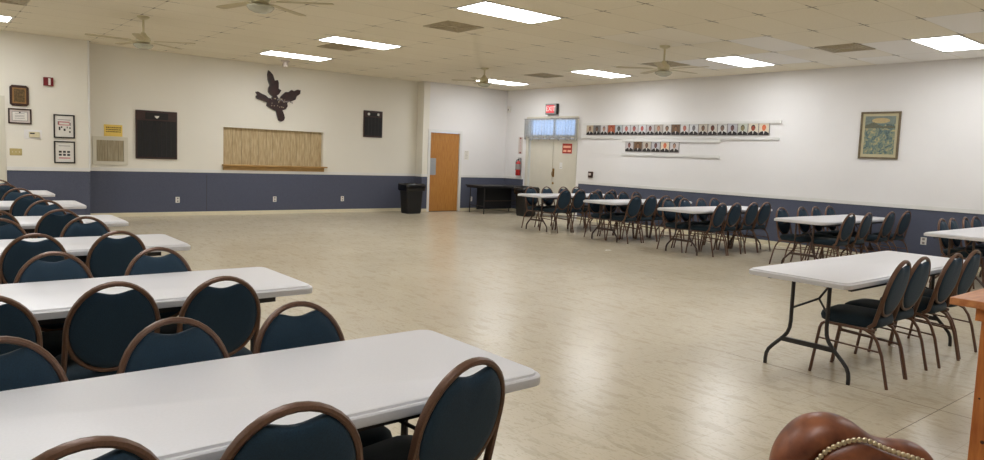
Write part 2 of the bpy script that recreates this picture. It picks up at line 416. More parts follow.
# ------------------------------------------------------------------ serving opening, sill, hatch
o = thing('serving_window', 'wide serving opening closed with whitewashed wood planks below the leaf carving', 'serving window', (0, BW, 0))
m = MB(); n = 13; pw = (ox1-ox0)/n; random.seed(9)
m.use('plank'); x = ox0
edges = [ox0]
while edges[-1] < ox1-.12: edges.append(min(ox1, edges[-1] + random.choice((.14, .17, .2, .22))))
edges[-1] = ox1
for a, b in zip(edges, edges[1:]): m.use('plank').box(a+.003, b-.003, .085+random.uniform(0,.004), .11, oz0, oz1)
m.use('plankd').box(ox0, ox1, .1, .12, oz0, oz1)
m.build('plank_shutter', None, o)
m = MB(); m.box(ox0-.03, ox1+.06, -.13, .09, 1.055, 1.085, .004); m.build('sill', 'sill', o)
MB().box(ox0-.01, ox1+.02, -.03, 0, .965, 1.055, .004).build('apron', 'sill', o)
o = thing('wall_hatch', 'small square hatch with wood grain panel in a cream frame, under the yellow sign', 'hatch', (2.935, BW, 0))
f = MB().ring(-.305, .305, 1.02, 1.565, .068, -.025, 0)
f.build('frame', 'door_cream', o)
m = MB(); m.use('hatchwood').box(-.235, .235, -.006, 0, 1.09, 1.5)
m.use('plankd')
for i in range(1, 5): m.box(-.235+i*.094-.002, -.235+i*.094+.002, -.0075, -.006, 1.09, 1.5)
m.build('panel', None, o)

# ------------------------------------------------------------------ things on the back wall
o = thing('notice', 'small yellow notice card with brown lettering above the hatch', 'sign', (2.99, BW-.002, 1.69))
MB().box(-.16, .16, -.004, 0, -.115, .11).build('card', 'yellow', o)
m = MB(); random.seed(2)
for z in (.055, .015, -.025):
    x = -.125
    while x < .12:
        wd = random.uniform(.012, .026); m.box(x, x+wd, -.0055, -.004, z-.011, z+.011); x += wd+.007
m.build('lettering', 'ink', o)

def plaque(name, label, x0, x1, z0, z1, hb, cols, rows):
    o = thing(name, label, 'plaque', ((x0+x1)/2, BW, z0)); w = (x1-x0)/2; H = z1-z0
    MB().box(-w, w, -.035, 0, 0, H, .006).build('board', 'plaque', o)
    m = MB(); m.use('plaqueblk'); m.box(-w*.93, w*.93, -.041, -.035, .04, H-hb)
    for i in range(cols):
        for j in range(rows):
            a = -w*.91+i*(w*1.82/cols); c = .05+j*((H-hb-.06)/rows)
            m.box(a+.004, a+w*1.82/cols-.004, -.045, -.041, c+.002, c+(H-hb-.06)/rows-.002)
    m.use('plaqueline')
    for i in range(1, cols): m.box(-w*.91+i*(w*1.82/cols)-.002, -w*.91+i*(w*1.82/cols)+.002, -.0465, -.041, .05, H-hb-.01)
    m.build('name_plates', None, o)
    h = MB().box(-w*.55, w*.55, -.043, -.035, H-hb+.03, H-.04, .002).build('header', 'plaqueblk', o)
    return o, h, w, H
o, h, w, H = plaque('memorial_plaque', 'large dark walnut plaque board with rows of black name plates beside the hatch', 3.38, 4.15, 1.16, 2.12, .2, 8, 14)
MB().prism([(-.045, H-.1), (.045, H-.1), (.03, H-.13), (0, H-.155), (-.03, H-.13)], .005, 'xz', -.048).build('emblem', 'white', h)
o, h, w, H = plaque('memorial_plaque', 'smaller dark plaque board between the serving window and the oak door', 8.39, 8.90, 1.83, 2.475, .16, 5, 8)
m = MB()
for x in (-.13, .13): m.lathe([(.032, 0), (.032, .004), (0, .004)], seg=14, T=Matrix.Translation((x, -.043, H-.085)) @ Matrix.Rotation(PI/2, 4, 'X'))
m.build('medallions', 'white', h)

leaf = [(6.03,3.17),(6.07,3.14),(6.13,3.08),(6.17,2.96),(6.24,2.98),(6.26,2.92),(6.26,2.79),(6.32,2.76),(6.27,2.67),(6.22,2.64),(6.25,2.59),(6.28,2.55),(6.32,2.63),(6.42,2.73),(6.5,2.74),(6.56,2.79),(6.62,2.77),(6.7,2.81),(6.77,2.8),(6.76,2.72),(6.68,2.66),(6.65,2.58),(6.56,2.54),(6.46,2.5),(6.47,2.42),(6.43,2.35),(6.35,2.32),(6.38,2.26),(6.41,2.16),(6.39,2.1),(6.33,2.07),(6.27,2.09),(6.24,2.18),(6.21,2.3),(6.13,2.33),(6.05,2.37),(6.0,2.4),(6.01,2.47),(5.9,2.5),(5.8,2.53),(5.76,2.58),(5.79,2.62),(5.75,2.68),(5.8,2.69),(5.88,2.65),(5.97,2.62),(6.03,2.57),(6.1,2.56),(6.13,2.61),(6.07,2.65),(6.03,2.7),(6.03,2.78),(6.06,2.85),(6.02,2.96),(6.01,3.08)]
o = thing('leaf_carving', 'dark reddish brown polished wood carving shaped like a lobed leaf', 'wall carving', (6.3, BW, 2.5))
MB().prism([(a-6.3, b-2.5) for a, b in leaf], -.05, 'xz', 0).build('wood_slab', 'burl', o)
m = MB(); random.seed(5); m.use('nail')
for i in range(20): m.sphere((random.uniform(-.2, .1), -.051, random.uniform(-.14, .08)), .009, 8, 4, (1, .4, 1))
m.build('studs', None, o, True)
m = MB()
for i in range(11): m.box(-.07+i*.033, -.045+i*.033, -.054, -.05, .035-.004*i+.012*math.sin(i), .06-.004*i+.012*math.sin(i))
m.build('lettering', 'greyink', o)

for x, l in ((4.16, 'white wall outlet in the navy wainscot under the large plaque board'), (6.21, 'white wall outlet in the navy wainscot under the serving window'), (7.87, 'white wall outlet in the navy wainscot right of the serving window')):
    o = thing('wall_outlet', l, 'outlet', (x, BW-.008, .33), 0, 'outlets along the back wall')
    MB().box(-.04, .04, -.008, 0, -.06, .06, .003).build('cover_plate', 'white', o)
    for z in (-.028, .028): MB().box(-.016, .016, -.011, -.008, z-.016, z+.016, .002).build('socket', 'greyink', o)
o = thing('wall_outlet', 'white wall outlet below the black folding table, right of the oak door', 'outlet', (11.5, B2-.008, .32))
MB().box(-.04, .04, -.008, 0, -.06, .06, .003).build('cover_plate', 'white', o)
for z in (-.028, .028): MB().box(-.016, .016, -.011, -.008, z-.016, z+.016, .002).build('socket', 'greyink', o)
o = thing('wall_outlet', 'white wall outlet in the right wall wainscot beside the far right table', 'outlet', (RW-.008, 4.46, .39))
MB().box(-.008, 0, -.045, .045, -.06, .06, .003).build('cover_plate', 'white', o)
for z in (-.03, .03): MB().box(-.011, -.008, -.02, .02, z-.018, z+.018, .002).build('socket', 'greyink', o)
o = thing('paper_notice', 'small white paper notice on the wall right of the oak door', 'notice', (11.31, B2-.001, 1.49))
MB().box(-.07, .07, -.003, 0, -.12, .12).build('sheet', 'wall', o)
m = MB()
for i in range(6): m.box(-.05, .05-.01*(i % 3), -.004, -.003, .09-i*.035, .097-i*.035)
m.build('print', 'greyink', o)
# sensor in the corner
o = thing('motion_sensor', 'small white motion sensor high in the room corner', 'sensor', (RW-.004, 15.18, 2.79))
m = MB(); m.box(-.05, 0, -.06, .06, -.085, .085, .012); m.build('housing', 'white', o)
MB().sphere((-.05, 0, -.01), .02, 10, 6, (.5, 1, 1.3)).build('lens', 'greyink', o, True)
MB().tube([(0, .02, -.06), (0, .02, -1.6)], .003, 5).build('cable', 'trim', o)

# left section
def framed(name, label, x0, x1, z0, z1, fr, fw, cat='picture'):
    o = thing(name, label, cat, ((x0+x1)/2-.036, JW, (z0+z1)/2)); w, h = (x1-x0)/2, (z1-z0)/2
    f = MB().ring(-w, w, -h, h, fw, -.025, 0)
    f.build('frame', fr, o)
    return o, w, h
o, w, h = framed('framed_photo', 'upper of two black framed photo collages left of the hatch', 1.99, 2.32, 1.5, 1.925, 'frameblk', .022)
MB().box(-w+.02, w-.02, -.01, -.002, -h+.02, h-.02).build('mount', 'white', o)
m = MB(); m.use('greyink').box(-.1, .1, -.012, -.01, .115, .125); m.use('pinkink').box(-.09, .085, -.012, -.01, .02, .09)
m.use('white').box(-.075, .075, -.013, -.012, .035, .07)
m.use('blackink')
for a, b, c, d_ in ((-.1,-.09,.03,.09),(.09,.1,.02,.07),(-.085,-.06,-.07,-.01),(-.05,-.03,-.03,0),(-.01,.02,-.08,-.04),(.04,.055,-.03,0),(.075,.1,-.11,-.08),(.08,.1,-.04,-.01)): m.box(a, b, -.0125, -.01, c, d_)
m.build('print', None, o)
o, w, h = framed('framed_photo', 'lower of two black framed photo collages left of the hatch', 1.99, 2.32, 1.045, 1.445, 'frameblk', .022)
MB().box(-w+.02, w-.02, -.01, -.002, -h+.02, h-.02).build('mount', 'white', o)
m = MB(); m.use('greyink').box(-.09, .09, -.012, -.01, .11, .12); m.use('blackink')
for r_ in range(2):
    for i in range(3): m.box(-.09+i*.065, -.045+i*.065, -.012, -.01, -.01-r_*.055, .025-r_*.055)
m.use('pinkink').box(-.09, .09, -.012, -.01, -.115, -.095)
m.build('print', None, o)
o, w, h = framed('framed_certificate', 'dark framed certificate under the octagonal plaque', 1.32, 1.66, 1.72, 1.985, 'framebr', .022)
MB().box(-w+.02, w-.02, -.01, -.002, -h+.02, h-.02).build('mount', 'mount', o)
m = MB(); m.use('greyink').box(-.115, .115, -.012, -.01, -.08, .08); m.use('white').box(-.108, .108, -.0125, -.0115, -.073, .073)
m.use('greyink')
for z in (.045, .01, -.01, -.04): m.box(-.07, .07, -.0135, -.0125, z, z+.006)
m.use('blackink').prism([(-.02, .075), (.02, .075), (0, .05)], .002, 'xz', -.0145)
m.build('print', None, o)
o = thing('award_plaque', 'octagonal dark wood award plaque with bronze plate, topmost on the left wall section', 'plaque', (1.45, JW, 2.21))
w, h, c = .14, .18, .035
MB().prism([(-w+c,-h),(w-c,-h),(w,-h+c),(w,h-c),(w-c,h),(-w+c,h),(-w,h-c),(-w,-h+c)], -.025, 'xz', 0).build('backboard', 'framebr', o)
MB().box(-.1, .1, -.029, -.025, -.135, .135).build('edging', 'gold', o)
MB().box(-.08, .08, -.032, -.029, -.115, .115).build('plate', 'bronze', o)
o = thing('fire_alarm', 'small dark red fire alarm strobe high on the left wall section', 'fire alarm', (1.885, JW, 2.495))
MB().box(-.075, .075, -.05, 0, -.075, .075, .006).build('housing', 'darkred', o)
MB().box(-.005, .03, -.062, -.05, -.06, .06, .004).build('strobe_lens', 'white', o)
o = thing('thermostat', 'cream thermostat on a clear backplate right of the certificate', 'thermostat', (1.645, JW, 1.545))
MB().box(-.135, .13, -.006, 0, -.08, .08, .004).build('backplate', 'wall_white', o)
MB().box(-.065, .095, -.035, -.006, -.05, .045, .006).build('housing', 'ivory', o)
MB().box(-.05, .02, -.037, -.035, .005, .028).build('display', 'blackink', o)
o = thing('light_switch', 'tan three-gang light switch plate by the far left door', 'light switch', (1.385, JW, 1.225))
MB().box(-.09, .09, -.008, 0, -.06, .06, .003).build('cover_plate', 'switchbrass', o)
for x in (-.05, 0, .05): MB().box(x-.006, x+.006, -.018, -.008, -.012, .012, .002).build('toggle', 'ivory', o)

# ------------------------------------------------------------------ things on the right wall
def text_mesh(txt, size, key, name, parent, M4):
    cu = bpy.data.curves.new('t', 'FONT'); cu.body = txt; cu.size = size; cu.extrude = .002; cu.align_x = 'CENTER'; cu.align_y = 'CENTER'
    t = bpy.data.objects.new('t', cu); C.objects.link(t)
    me = bpy.data.meshes.new_from_object(t.evaluated_get(bpy.context.evaluated_depsgraph_get()))
    bpy.data.objects.remove(t); me.transform(M4); me.materials.clear(); me.materials.append(M[key]); me.name = name
    o = bpy.data.objects.new(name, me); C.objects.link(o); o.parent = parent; return o
FX = Matrix(((0,0,-1,0),(-1,0,0,0),(0,1,0,0),(0,0,0,1)))   # text facing -X
o = thing('exit_sign', 'glowing red exit sign above the double doors', 'exit sign', (RW, 13.43, 2.755))
MB().box(-.09, 0, -.2, .2, -.135, .135, .004).build('housing', 'blackink', o)  # black puts the shade of the housing's side into its colour
MB().box(-.095, -.09, -.2, .2, -.135, .135).build('faceplate', 'steel', o)
MB().box(-.098, -.095, -.125, .165, -.1, .1).build('lit_panel', 'exitglow', o)
text_mesh('EXIT', .17, 'exitlet', 'lettering', o, Matrix.Translation((-.1, 0, 0)) @ FX)
o = thing('door_sign', 'small square red sign on the right leaf of the double doors', 'sign', (RW+.044, 12.9, 1.76))
MB().box(-.006, 0, -.17, .17, -.125, .125).build('board', 'signred', o)
m = MB(); m.box(-.008, -.006, -.13, .14, .015, .07); m.box(-.008, -.006, -.14, -.02, -.085, -.035); m.box(-.008, -.006, .02, .13, -.085, -.035)
m.build('lettering', 'signpeach', o)
o = thing('paper_notice', 'small white paper taped below the red sign on the door', 'notice', (RW+.044, 13.1, 1.32))
MB().box(-.003, 0, -.05, .05, -.08, .08).build('sheet', 'trim', o)
MB().box(-.004, -.003, -.03, .03, -.05, -.04).build('print', 'greyink', o)
# valance
o = thing('curtain_valance', 'sheer grey valance curtain gathered across the transom above the double doors', 'curtain', (RW, 0, 0))
m = MB(); ny = 150; nz = 10; grid = []
for i in range(ny+1):
    t = i/ny
    if t < .06: y, xb = 14.42, -.02-.08*t/.06
    elif t > .94: y, xb = 12.50, -.10+.08*(t-.94)/.06
    else: y, xb = 14.42-1.92*(t-.06)/.88, -.10
    col = []
    for j in range(nz+1):
        s = j/nz; z = 2.52 - s*(.52+.035*math.sin(t*40)+.02*math.sin(t*95+1))
        amp = .022+.012*s; ph = t*125+.6*math.sin(t*31)
        wob = amp*math.sin(ph) if .06 <= t <= .94 else 0
        col.append(m.bm.verts.new((xb-.01+wob, y, z)))
    grid.append(col)
for a, b in zip(grid, grid[1:]):
    for j in range(nz): m.face([a[j], b[j], b[j+1], a[j+1]])
m.build('cloth', 'sheer', o, True, 170)
MB().tube([(0, 14.43, 2.51), (-.1, 14.43, 2.51), (-.105, 14.40, 2.51), (-.105, 12.52, 2.51), (-.1, 12.49, 2.51), (0, 12.49, 2.51)], .009).build('rod', 'greyink', o)
# extinguisher
o = thing('fire_extinguisher', 'red fire extinguisher with white label hung beside the double doors', 'fire extinguisher', (RW-.09, 14.62, 1.0))
MB().lathe([(0,0),(.06,0),(.07,.015),(.07,.31),(.062,.35),(.03,.385),(.025,.40)], seg=20).build('cylinder', 'red', o, True)
MB().lathe([(.0715,.16),(.0715,.31)], seg=20).build('label_band', 'greyink', o, True)
m = MB(); m.box(-.018, .018, -.018, .018, .395, .44, .004); m.box(-.012, .012, -.12, .01, .44, .452, .002); m.box(-.012, .012, -.1, .01, .465, .475, .002); m.build('valve_handle', 'blackink', o)
MB().tube([(0,.02,.42),(0,.07,.42),(0,.1,.36),(0,.1,.2),(0,.09,.14)], [.01,.01,.01,.011,.02]).build('hose', 'black', o, True)
MB().box(.07, .09, -.02, .02, .1, .46).build('wall_bracket', 'steel', o)
o = thing('fire_extinguisher_sign', 'tall narrow white and red sign above the fire extinguisher', 'sign', (RW, 14.66, 1.81))
MB().box(-.006, 0, -.085, .085, -.23, .23).build('board', 'mount', o)
m = MB(); m.use('darkred'); m.box(-.008, -.006, -.03, .03, .17, .215); m.box(-.008, -.006, -.03, .03, -.215, -.17); m.use('pinkink')
for i in range(7): m.box(-.008, -.006, -.02, .02, -.12+i*.04, -.108+i*.04)
m.build('print', None, o)
o = thing('pull_station', 'small dark red wall call box right of the double doors', 'pull station', (RW, 11.99, 1.14))
MB().box(-.04, 0, -.07, .07, -.075, .075, .006).build('housing', 'framebr', o)
MB().box(-.055, -.04, -.04, .04, -.02, .035, .004).build('handle', 'mount', o)

# picture rails and portraits
def rail(label, y0, y1, z, lip_up):
    o = thing('picture_rail', label, 'picture rail', (RW, 0, z))
    m = MB(); m.box(-.03, 0, y0, y1, -.024, .024, .002); m.build('strip', 'trim', o)
    m = MB(); s = 1 if lip_up else -1
    m.box(-.035, -.03, y0, y1, min(0, s*.034), max(0, s*.034)+.004, .001); m.build('lip', 'trim', o)
rail('upper edge white rail of the long row of portraits', 7.10, 12.32, 2.365, False)
rail('lower edge white rail under the long row of portraits', 7.12, 12.32, 2.035, True)
rail('upper edge white rail of the short row of portraits', 8.40, 11.03, 1.985, False)
rail('lower edge white rail under the short row of portraits', 8.40, 11.03, 1.655, True)
SK = {}
def cmat(c):
    if c not in SK:
        SK[c] = 'c%d_%d_%d' % c; M[SK[c]] = mat('print ' + SK[c], c, .55, noise=.08, scale=30)
    return SK[c]
bgs = [(196,176,150),(120,116,112),(206,200,200),(170,84,50),(176,182,186),(206,204,206),(200,196,196),(212,212,214),(196,190,190),(176,168,158),(206,202,196),(110,84,60),(212,210,208),(214,214,216),(196,186,172),(206,200,190),(214,212,208),(186,184,190),(198,200,188),(216,206,186),(220,206,184)]
skin = [(150,110,86),(110,82,64),(176,136,116),(190,110,80),(90,84,80),(190,110,104),(176,96,90),(190,90,84),(130,80,74),(182,132,110),(140,110,90),(136,100,72),(186,110,96),(120,116,118),(120,90,70),(110,60,44),(130,104,90),(110,76,72),(140,128,92),(150,70,50),(214,116,76)]
hair = [(90,70,50),(40,34,30),(70,50,40),(110,40,24),(50,50,50),(150,110,100),(90,50,50),(150,90,86),(56,44,46),(140,90,60),(60,50,40),(60,44,30),(140,90,80),(90,90,94),(60,46,34),(60,30,20),(60,56,52),(60,40,44),(90,86,60),(30,24,22),(200,90,50)]
ordn = ['first','second','third','fourth','fifth','sixth','seventh','eighth','ninth','tenth','eleventh','twelfth','thirteenth','fourteenth','fifteenth','sixteenth','seventeenth','eighteenth','nineteenth','twentieth','twenty-first']
def portrait(y, z, wd, ht, i, label, group):
    random.seed(100+i)
    o = thing('portrait_photo', label, 'portrait', (RW-.012, y, z), 0, group)
    w, h = wd/2, ht/2
    MB().box(-.006, .012, -w, w, -h, h).build('frame', 'greyink', o)
    m = MB(); e = .008
    m.use(cmat(bgs[i])).box(-.008, -.006, -w+e, w-e, -h+e, h-e)
    k = random.uniform(.9, 1.1)
    def ell(cy, cz, a, b, off, n=18): return [(cy+a*math.cos(2*PI*q/n), cz+b*math.sin(2*PI*q/n)) for q in range(n)]
    m.use('blackink').prism([(-w+e,-h+e),(w-e,-h+e),(w-e,-h+.045),(w*.6,-h+.07),(w*.25,-h+.085),(-w*.25,-h+.085),(-w*.6,-h+.07),(-w+e,-h+.045)], -.001, 'yz', -.008)
    m.use('white').prism([(-.018,-h+.086),(.018,-h+.086),(0,-h+.02)], -.001, 'yz', -.009)
    m.use(cmat(hair[i])).prism(ell(0, .030, .043*k, .055, 0), -.001, 'yz', -.0085)
    m.use(cmat(skin[i])).prism(ell(0, .014, .035*k, .050, 0), -.001, 'yz', -.0095)
    m.build('print', None, o)
y0p, y1p = 12.20, 7.34; pw = (y0p-y1p)/21
for i in range(21):
    portrait(y0p-pw*(i+.5), 2.222, pw-.006, .245, i, 'portrait of a person in a dark suit, %s from door in the long row' % ordn[i], 'portraits in the long row')
y0p, y1p = 10.94, 9.42; pw2 = (y0p-y1p)/6
for i in range(6):
    portrait(y0p-pw2*(i+.5), 1.845, pw2-.014, .24, (i*3+8) % 21, 'portrait of a person in a dark suit, %s from door in the short row' % ordn[i], 'portraits in the short row')
o = thing('framed_print', 'large framed scenic print in muted greens and blues on the right wall', 'picture', (RW, 5.30, 2.107))
w, h, fw = .325, .40, .03
f = MB().ring(-w, w, -h, h, fw, -.03, 0, 'yz')
M['pewter'] = mat('pewter brown frame', (112,98,76), .4, .3, noise=.2); M['matcard'] = mat('pale olive mat', (190,180,146), .7, noise=.03); M['parch'] = mat('parchment cloud', (186,164,120), .6, noise=.1, scale=30)
M['hill'] = mat('dark hill print', (98,98,82), .6, noise=.2, scale=40); M['skyp'] = mat('blue print', (118,128,120), .6, noise=.2, scale=30)
f.build('frame', 'pewter', o)
MB().box(-.014, -.002, -w+.02, w-.02, -h+.02, h-.02).build('mat', 'matcard', o)
m = MB(); m.use('print').box(-.016, -.014, -.25, .25, -.32, .325)
m.use('skyp').box(-.0165, -.016, -.25, .25, .19, .325)
m.use('parch').prism([(.1*math.cos(q*PI/8)*1.5-.01, .25+.045*math.sin(q*PI/8)) for q in range(16)], -.001, 'yz', -.0165)
m.use('hill').prism([(.25,.12),(.25,.17),(.17,.2),(.1,.225),(.03,.18),(-.06,.15),(-.15,.17),(-.25,.15),(-.25,.12)], -.001, 'yz', -.0165)
m.build('print', None, o)

# ------------------------------------------------------------------ bins and black table
def bin_(label, loc, rz):
    o = thing('trash_can', label, 'trash can', loc, rz)
    def rr(w, d, z, r=.06, n=4):
        pts = []
        for cx, cy, a in ((w-r, d-r, 0), (-w+r, d-r, 90), (-w+r, -d+r, 180), (w-r, -d+r, 270)):
            pts += [(cx+r*math.cos(math.radians(a+90*k/n)), cy+r*math.sin(math.radians(a+90*k/n)), z) for k in range(n+1)]
        return pts
    MB().rings([rr(.2,.16,.0), rr(.21,.175,.05), rr(.24,.2,.66), rr(.262,.212,.665), rr(.262,.212,.7), rr(.245,.195,.7), rr(.235,.19,.5)], True, True).build('bin_body', 'black', o, True)
    random.seed(int(loc[0]*10)); rs = []
    for w, d, z in ((.235,.185,.69),(.25,.2,.735),(.275,.225,.725),(.282,.232,.68),(.275,.226,.60),(.27,.22,.56)):
        rs.append([(x+random.uniform(-.008,.008), y+random.uniform(-.008,.008), zz+random.uniform(-.014,.014)) for x, y, zz in rr(w, d, z)])
    MB().rings(rs, False, False).build('bin_liner', 'bag', o, True, 60)
bin_('black plastic trash can standing left of the oak door', (9.45, 15.02, 0), 0)
bin_('black trash can with a liner beside the black folding table', (12.02, 13.62, 0), 0)
o = thing('black_folding_table', 'black folding table standing against the wainscot by the oak door', 'table', (11.85, 14.60, 0))
MB().box(-.78, .78, -.37, .37, .70, .73, .006).build('tabletop', 'blackwood', o)
MB().box(-.76, .76, -.33, .33, .66, .70).build('apron', 'blackwood', o)
for x in (-.66, .66):
    for y in (-.3, .3):
        MB().tube([(x, y, .66), (x*1.02, y*1.02, 0)], .014).build('leg', 'tleg', o, True)
    MB().tube([(x, -.3, .2), (x, .3, .2)], .009).build('stretcher', 'tleg', o, True)
MB().tube([(-.66, -.3, .34), (.66, -.3, .34)], .007).build('crossbar', 'tlegb', o, True)
MB().box(-.45, .7, .25, .3, .08, .66).build('dark_panel', 'blackwood', o)  # dark sheet filling much of the space below the tabletop

# ------------------------------------------------------------------ ceiling things
def troffer(cx, cy, label):
    o = thing('ceiling_light', label, 'ceiling light', (cx, cy, ZC), 0, 'fluorescent ceiling lights')
    w, d = .6145, .288
    f = MB()
    for a in ((-w-.035, -w, -d-.03, d+.03), (w, w+.035, -d-.03, d+.03), (-w, w, -d-.03, -d), (-w, w, d, d+.03)): f.box(a[0], a[1], a[2], a[3], -.008, 0)
    f.build('frame', 'fixture', o)
    MB().box(-w, w, -d, d, -.006, -.001).build('diffuser', 'light', o)
    return o
GX = lambda k: -.0698+1.31674*k+.658; GY = lambda k: 3.479+.65837*k+.329
L = [((4,5),'long fluorescent ceiling light nearest the camera, at the top centre'), ((4,11),'fluorescent ceiling light above the hall between the leaf carving and the front'), ((4,15),'fluorescent ceiling light closest to the leaf carving'),
     ((8,15),'fluorescent ceiling light behind the small fan by the corner'), ((8,10),'fluorescent ceiling light second in line from the double doors corner'), ((8,5),'fluorescent ceiling light above the row of portraits'),
     ((8,0),'fluorescent ceiling light at the upper right, above the framed print'), ((0,15),'fluorescent ceiling light cut by the left edge of the picture'),
     ((0,10),'fluorescent ceiling light over the left rows, outside the picture'), ((0,5),'fluorescent ceiling light over the near left rows, outside the picture'), ((0,0),'fluorescent ceiling light left above the camera'),
     ((4,0),'fluorescent ceiling light right above the camera'), ((4,-5),'fluorescent ceiling light behind the camera at centre'), ((8,-5),'fluorescent ceiling light behind the camera at right'), ((0,-5),'fluorescent ceiling light behind the camera at left'), ((-3,3),'fluorescent ceiling light far to the left, near'), ((-3,13),'fluorescent ceiling light far to the left, back')]
dxl = {(4,5):.0, (4,11):.0}
for (a, b), l in L: troffer(GX(a)+dxl.get((a,b),0), GY(b), l)
def vent(cx, cy, label):
    o = thing('ceiling_vent', label, 'ceiling vent', (cx, cy, ZC), 0, 'square ceiling vents')
    w = .31
    m = MB(); m.box(-w, w, -w, w, -.004, 0); m.build('backing', 'vent', o)
    m = MB()
    for k, s in enumerate((.31, .24, .17, .10)):
        t = .02; z = -.012-.002*k
        for a in ((-s, s, -s, -s+t), (-s, s, s-t, s), (-s, -s+t, -s+t, s-t), (s-t, s, -s+t, s-t)): m.box(a[0], a[1], a[2], a[3], z, -.003)
    m.build('louvre', 'vent', o)
for x, y, l in ((5.95,8.47,'square ceiling vent left of the long front ceiling light'), (5.86,11.76,'square ceiling vent just behind the light nearest the leaf carving'), (10.68,11.7,'square ceiling vent between the two far right ceiling lights'),
                (10.68,8.38,'square ceiling vent behind the right hand ceiling fan'), (10.68,5.08,'square ceiling vent near the right wall above the framed print'), (.93,11.72,'square ceiling vent at the upper left corner of the picture')): vent(x, y, l)
o = thing('sprinkler_head', 'small cream sprinkler head hanging from the ceiling above the leaf carving', 'sprinkler', (6.01, 14.6, ZC))  # sprinkler hanging under the ceiling tiles
MB().lathe([(.09,0),(.085,-.03),(.05,-.04),(.05,-.08),(.06,-.085),(.055,-.13),(0,-.135)], seg=16).build('head', 'mount', o, True)
def fan(cx, cy, a0, label, R_=.74, drop=.35):
    o = thing('ceiling_fan', label, 'ceiling fan', (cx, cy, ZC), math.radians(a0), 'ceiling fans')
    MB().lathe([(0,0),(.085,0),(.08,-.02),(.03,-.045),(0,-.045)], seg=20).build('canopy', 'fan', o, True)
    MB().lathe([(.016,-.03),(.016,-drop+.1)], seg=10).build('downrod', 'fan', o, True)
    z = -drop
    MB().lathe([(0,z+.13),(.03,z+.12),(.05,z+.08),(.09,z+.05),(.1,z+.02),(.09,z-.02),(.05,z-.035),(0,z-.035)], seg=24).build('motor_housing', 'fan', o, True)
    for k in range(5):
        T = Matrix.Rotation(k*2*PI/5, 4, 'Z') @ Matrix.Translation((0,0,z-.005)) @ Matrix.Rotation(math.radians(4), 4, 'X')
        b = MB(); ol = [(.17,-.035),(.2,-.045),(R_-.05,-.055),(R_-.01,-.045),(R_,-.025),(R_,.025),(R_-.01,.045),(R_-.05,.055),(.2,.045),(.17,.035)]
        b.prism(ol, .006, 'xy', 0); bmesh.ops.transform(b.bm, matrix=T, verts=b.bm.verts)
        bl = b.build('blade', 'blade', o)
        b = MB(); b.prism([(.07,-.012),(.2,-.03),(.22,0),(.2,.03),(.07,.012)], .004, 'xy', -.005); bmesh.ops.transform(b.bm, matrix=T, verts=b.bm.verts); b.build('blade_bracket', 'fan', bl)
    lk = MB().lathe([(0,z-.03),(.05,z-.035),(.06,z-.06),(.04,z-.075),(0,z-.08)], seg=20).build('light_kit', 'brass', o, True)
    MB().lathe([(.055,z-.04),(.13,z-.05),(.135,z-.065),(.11,z-.095),(.06,z-.115),(0,z-.12)], seg=24).build('lamp_shade', 'glass_shade', lk, True)
fan(2.62, 11.56, -38, 'cream ceiling fan over the left rows in front of the hatch')
fan(2.74, 7.30, -40, 'nearest cream ceiling fan, cut by the top edge of the picture')
fan(9.15, 11.85, 140, 'smallest, farthest cream ceiling fan near the oak door', .68, .27)
fan(9.03, 7.12, 138, 'cream ceiling fan in front of the portraits on the right')

